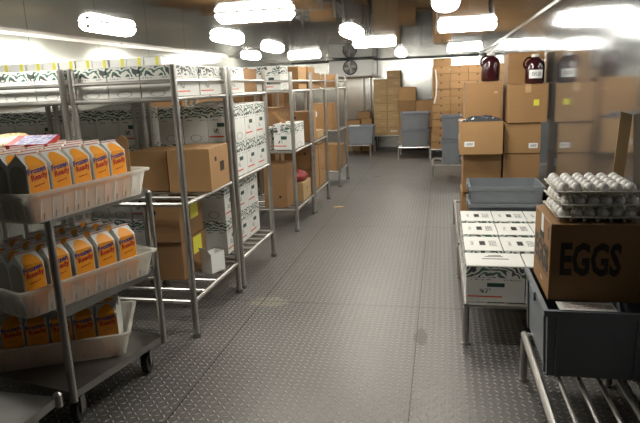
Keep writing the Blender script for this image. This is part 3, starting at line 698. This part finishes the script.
for z in (.098, .232): b.box(-EW/2-.0012, -EW/2-.0004, -.17, .17, z, z+.005)
b.add([(-EW/2-.001, -.17, .275), (-EW/2-.001, -.15, .275), (-EW/2-.001, -.15, .315), (-EW/2-.001, -.14, .315), (-EW/2-.001, -.16, .34), (-EW/2-.001, -.18, .315), (-EW/2-.001, -.17, .315)], [(0,1,2,3,4,5,6)])
b.box(-EW/2-.0012, -EW/2-.0004, -.05, .06, .245, .28)
link('arrow_print', b.mesh('arrow_print', INK), t)
link('sticker', MB().box(-EW/2-.0012, -EW/2-.0004, -.06, .0, .04, .06).mesh('sticker', TAPE), t)

NX, NY, PX, PY = 6, 5, .0555, .070
def tray_mesh():
    n = 6; W, D = NX*PX, NY*PY; nx, ny = NX*n, NY*n; vs = []; fs = []
    for j in range(ny+1):
        for i in range(nx+1):
            u, v = i/n, j/n; q = (1-math.cos(2*PI*u))*(1-math.cos(2*PI*v))/4; z = .006+.026*(1-q)**1.5*(.55+.45*abs(math.cos(PI*u)*math.cos(PI*v)))
            if i in (0, nx) or j in (0, ny): z = .024
            vs.append((-W/2+u*PX, -D/2+v*PY, z))
    for j in range(ny):
        for i in range(nx): a0 = j*(nx+1)+i; fs.append((a0, a0+1, a0+nx+2, a0+nx+1))
    k = len(vs); vs += [(x, y, z-.0035) for x, y, z in vs]; fs += [tuple(i+k for i in f[::-1]) for f in fs]
    b = MB().add(vs, fs)
    for (x0, x1, y0, y1) in ((-W/2-.008, W/2+.008, -D/2-.008, -D/2+.001), (-W/2-.008, W/2+.008, D/2-.001, D/2+.008), (-W/2-.008, -W/2+.001, -D/2, D/2), (W/2-.001, W/2+.008, -D/2, D/2)): b.box(x0, x1, y0, y1, .0195, .0255)
    for i in range(NX+1):
        for j in (0, NY): b.tube((-W/2+min(max(i, .15), NX-.15)*PX, (-1 if j == 0 else 1)*(D/2-.004), .0), (-W/2+min(max(i, .15), NX-.15)*PX, (-1 if j == 0 else 1)*(D/2-.002), .022), .006, 8, 0, .010)
    return b.mesh('egg_tray', PULP, smooth=True)
trm = tray_mesh()
prof = []
for k in range(1, 12):
    a_ = PI*k/12; z = -math.cos(a_); prof.append((.0258*math.sin(a_)*(1-.10*z), .0272+.0272*z))
eggm = MB().lathe([(.004, .0006)]+prof+[(.003, .0543)], n=16).mesh('egg', EGG, smooth=True)
tx, ty, tz = .690, 2.850, ez0+EH+.0035
for l in range(3):
    zz = tz+l*.0575; ra = math.radians((0, 2.0, -1.0)[l]); ox, oy = ((0, 0), (.006, -.004), (-.002, 0))[l]
    tag(link('egg_tray', trm, None, (tx+ox, ty+oy, zz), ra), ['bottom grey pulp egg tray resting on the egg case', 'middle grey pulp egg tray of the stack of three', 'top grey pulp egg tray full of white eggs'][l], 'egg tray', 'stacked pulp egg trays')
    for j in range(NY):
        for i in range(NX):
            if l < 2 and not (j == 0 or i == 0): continue
            lx, ly = -NX*PX/2+(i+.5)*PX, -NY*PY/2+(j+.5)*PY; c, s = math.cos(ra), math.sin(ra)
            e = link('egg', eggm, None, (tx+ox+lx*c-ly*s, ty+oy+lx*s+ly*c, zz+.0065), 0, rot=(rnd.uniform(-.05, .05), rnd.uniform(-.05, .05), rnd.uniform(0, 6)))
            tag(e, f'white egg, {ORD[i]} from left, {ORD[j]} row from the front, {["bottom","middle","top"][l]} tray', 'egg', 'white eggs in the pulp trays')
tag(link('cardboard_divider', MB().add([(-.03,0,0),(.022,0,0),(.050,0,.45),(-.004,0,.465),(-.03,.004,0),(.022,.004,0),(.050,.004,.45),(-.004,.004,.465)], [(0,1,2,3),(7,6,5,4),(0,4,5,1),(1,5,6,2),(2,6,7,3),(3,7,4,0)]).mesh('cardboard_divider', CARD_Y), None, (.868, 3.066, ez0+EH+.003), 0, rot=(0, 0, 0)),
    'upright tan cardboard strip beside the egg trays at the steel wall', 'cardboard')

# ------------------------------------------------------------------ far end of the room
# far right: low rack with totes
low_rack(-.16, .88, 9.70, 10.6, 'low steel rack at far right carrying small grey totes', ztop=.25)
for c_, x in enumerate((.17, .555)):
    for l in range(2):
        tote(f'grey tote {["lower","upper"][l]} of the {["left","right"][c_]} pair on the far right rack', .31, .5, .395, x, 10.05, .252+l*.398)
# tall carton pile
low_rack(-.22, .88, 11.98, 12.95, 'low steel rack carrying the tall carton pile at far right', ztop=.25)
CM2 = CARD
for l in range(12):
    off = .035*math.sin(l*.5)
    for c_ in range(3):
        h_ = .1512; x = -.20+c_*.355+off*.4+(l*.004)
        if l == 11 and c_ > 0: continue
        if l == 11 and c_ == 0: x += .01
        carton(f'brown carton in the tall far right pile, layer {l+1}, {["left","middle","right"][c_]} column', x, x+.348, 12.0+rnd.uniform(0, .02), 12.40, .25+l*h_, h_-.0025, CM2, 'long', group='cartons of the tall far right pile', holes=((('front', .5, .8),)))
st = MB(); pts = [(-.115, 11.975, 1.85), (-.09, 11.975, 1.6), (-.10, 11.975, 1.35), (-.135, 11.975, 1.18)]
for (p, q) in zip(pts, pts[1:]): st.add([(p[0]-.015, p[1], p[2]), (p[0]+.015, p[1], p[2]), (q[0]+.015, q[1], q[2]), (q[0]-.015, q[1], q[2]), (p[0]-.015, p[1]+.003, p[2]), (p[0]+.015, p[1]+.003, p[2]), (q[0]+.015, q[1]+.003, q[2]), (q[0]-.015, q[1]+.003, q[2])], [(3,2,1,0),(4,5,6,7),(0,1,5,4),(1,2,6,5),(2,3,7,6),(3,0,4,7)])
tag(link('packing_strap', st.mesh('packing_strap', STRAP)), 'loose white strap hanging down the tall carton pile', 'strap')
# middle: stacked totes
low_rack(-.92, -.21, 12.38, 13.2, 'low steel rack under the two big grey totes at the far end', ztop=.255, along='x')
tote('lower large grey tote on the middle far rack', .60, .55, .365, -.55, 12.72, .257)
tote('upper large grey tote on the middle far rack', .60, .55, .36, -.55, 12.72, .625)
low_rack(-1.0, -.05, 13.6, 14.5, 'low steel rack behind the two big grey totes', ztop=.25)
for l in range(4):
    for c_ in range(2):
        if l == 3 and c_ == 1: continue
        x = -.97+c_*.40
        carton(f'brown carton behind the big totes, layer {l+1}, {["left","right"][c_]} column', x, x+.39, 13.65, 14.1, .25+l*.317, .314, (CARD, CARD_DARK)[(l+c_*2) % 3 == 2], group='cartons behind the big grey totes')
# carton pile at the end wall
low_rack(-1.64, -.93, 13.98, 14.85, 'low steel rack under the square carton pile at the end wall', ztop=.38, along='x')
for l in range(8):
    for c_ in range(2):
        if l == 7 and c_ == 0: continue
        x = -1.60+c_*.325; h_ = .1915
        carton(f'yellowish carton of the pile at the end wall, layer {l+1}, {["left","right"][c_]} column', x, x+.32, 14.0, 14.4, .38+l*h_, h_-.0025, CARD_Y, 'long', group='yellowish cartons at the end wall', stickers=((('front', .5, .5, .16, .03, STICK),) if (l == 0 and c_ == 1) else (('front', .3+.4*((l*5+c_) % 2), .45, .12, .035, TAPE),)))
# left far: low table with tote
low_rack(-2.16, -1.56, 12.95, 13.9, 'low steel rack at the far left end of the aisle with one tote', ztop=.262, along='x')
t = tote('large grey tote with paper on top at the far left end of aisle', .56, .6, .42, -1.81, 13.30, .264)
tag(link('paper_sheet', MB().box(-.12, .12, -.16, .16, 0, .01).mesh('paper_sheet', PAPER, .002), None, (-1.96, 13.16, .685)), 'white paper pad lying on the far left tote', 'paper')
stack_cards([
 ('flat yellowish carton low beside the fan cooler pipes', -2.3, -1.95, 14.0, 14.35, .0, .42, dict(m=CARD_Y)),
 ('brown carton behind the far left tote, lower', -1.92, -1.66, 14.0, 14.35, .0, .5),
 ('brown carton behind the far left tote, middle', -1.92, -1.66, 14.0, 14.35, .503, .28),
 ('dark brown carton behind the far left tote, topmost', -2.0, -1.70, 14.02, 14.35, .786, .18, dict(m=CARD_DARK)),
 ('brown carton behind the far left tote, left one', -2.3, -1.95, 14.0, 14.35, .423, .34),
], 'cartons behind the far left tote')
# fan cooler
t = thing('fan_cooler', 'white ceiling fan cooler with round grille at the end wall', 'cooler', (-2.10, 14.0, 0))
link('body', MB().box(-.56, .50, -.1, .8, 1.83, ZC-.032).mesh('body', WHITEM, .01), t)
link('drip_tray', MB().box(-.58, .52, -.12, .8, 1.805, 1.829).mesh('drip_tray', SHEET, .003), t)
fx_ = -.04
ring = MB(); R_ = .165; zc = 2.02
for k in range(28):
    a0, a1 = 2*PI*k/28, 2*PI*(k+1)/28; ring.tube((fx_+R_*math.cos(a0), -.115, zc+R_*math.sin(a0)), (fx_+R_*math.cos(a1), -.115, zc+R_*math.sin(a1)), .012, 6)
link('fan_ring', ring.mesh('fan_ring', DARKM), t)
link('fan_recess', MB().tube((fx_, -.101, zc), (fx_, -.106, zc), R_, 28).mesh('fan_recess', DARKM), t)
gl = MB()
for rr in (.05, .09, .13):
    for k in range(20):
        a0, a1 = 2*PI*k/20, 2*PI*(k+1)/20; gl.tube((fx_+rr*math.cos(a0), -.13, zc+rr*math.sin(a0)), (fx_+rr*math.cos(a1), -.13, zc+rr*math.sin(a1)), .003, 5)
for k in range(8): a0 = 2*PI*k/8; gl.tube((fx_, -.131, zc), (fx_+R_*math.cos(a0), -.12, zc+R_*math.sin(a0)), .003, 5)
link('grille', gl.mesh('grille', STEEL), t)
bl = MB()
for k in range(4):
    a0 = 2*PI*k/4+.3; u = Vector((math.cos(a0), 0, math.sin(a0))); v = Vector((-math.sin(a0), 0, math.cos(a0))); c0 = Vector((fx_, -.112, zc))
    bl.add([c0+u*.02-v*.01, c0+u*.14-v*.04, c0+u*.14+v*.03+Vector((0,-.01,0)), c0+u*.02+v*.015], [(0,1,2,3)])
link('blade', bl.mesh('blade', SHEET), t)
pp = thing('drain_pipe', 'thin grey pipe running down the end wall under the fan cooler', 'pipe', (-1.95, YB-.03, 0))
link('pipe', MB().tube((0,0,.02), (0,0,1.80), .018, 10).tube((.18,0,.02), (.18,0,1.80), .014, 10).mesh('pipe', STEEL), pp)
# scrap on the floor
tag(link('cardboard_scrap', crumple('cardboard_scrap', .13, .06, .012, CARD_Y, 5, 33), None, (-1.36, 7.45, .001), .3), 'small torn yellowish scrap on the floor by the fourth rack', 'scrap')
tag(link('cardboard_scrap', crumple('cardboard_scrap', .10, .03, .008, CARD_DARK, 4, 34), None, (-1.12, 10.0, .001), -.5), 'small dark scrap on the floor near the far end of the aisle', 'scrap')
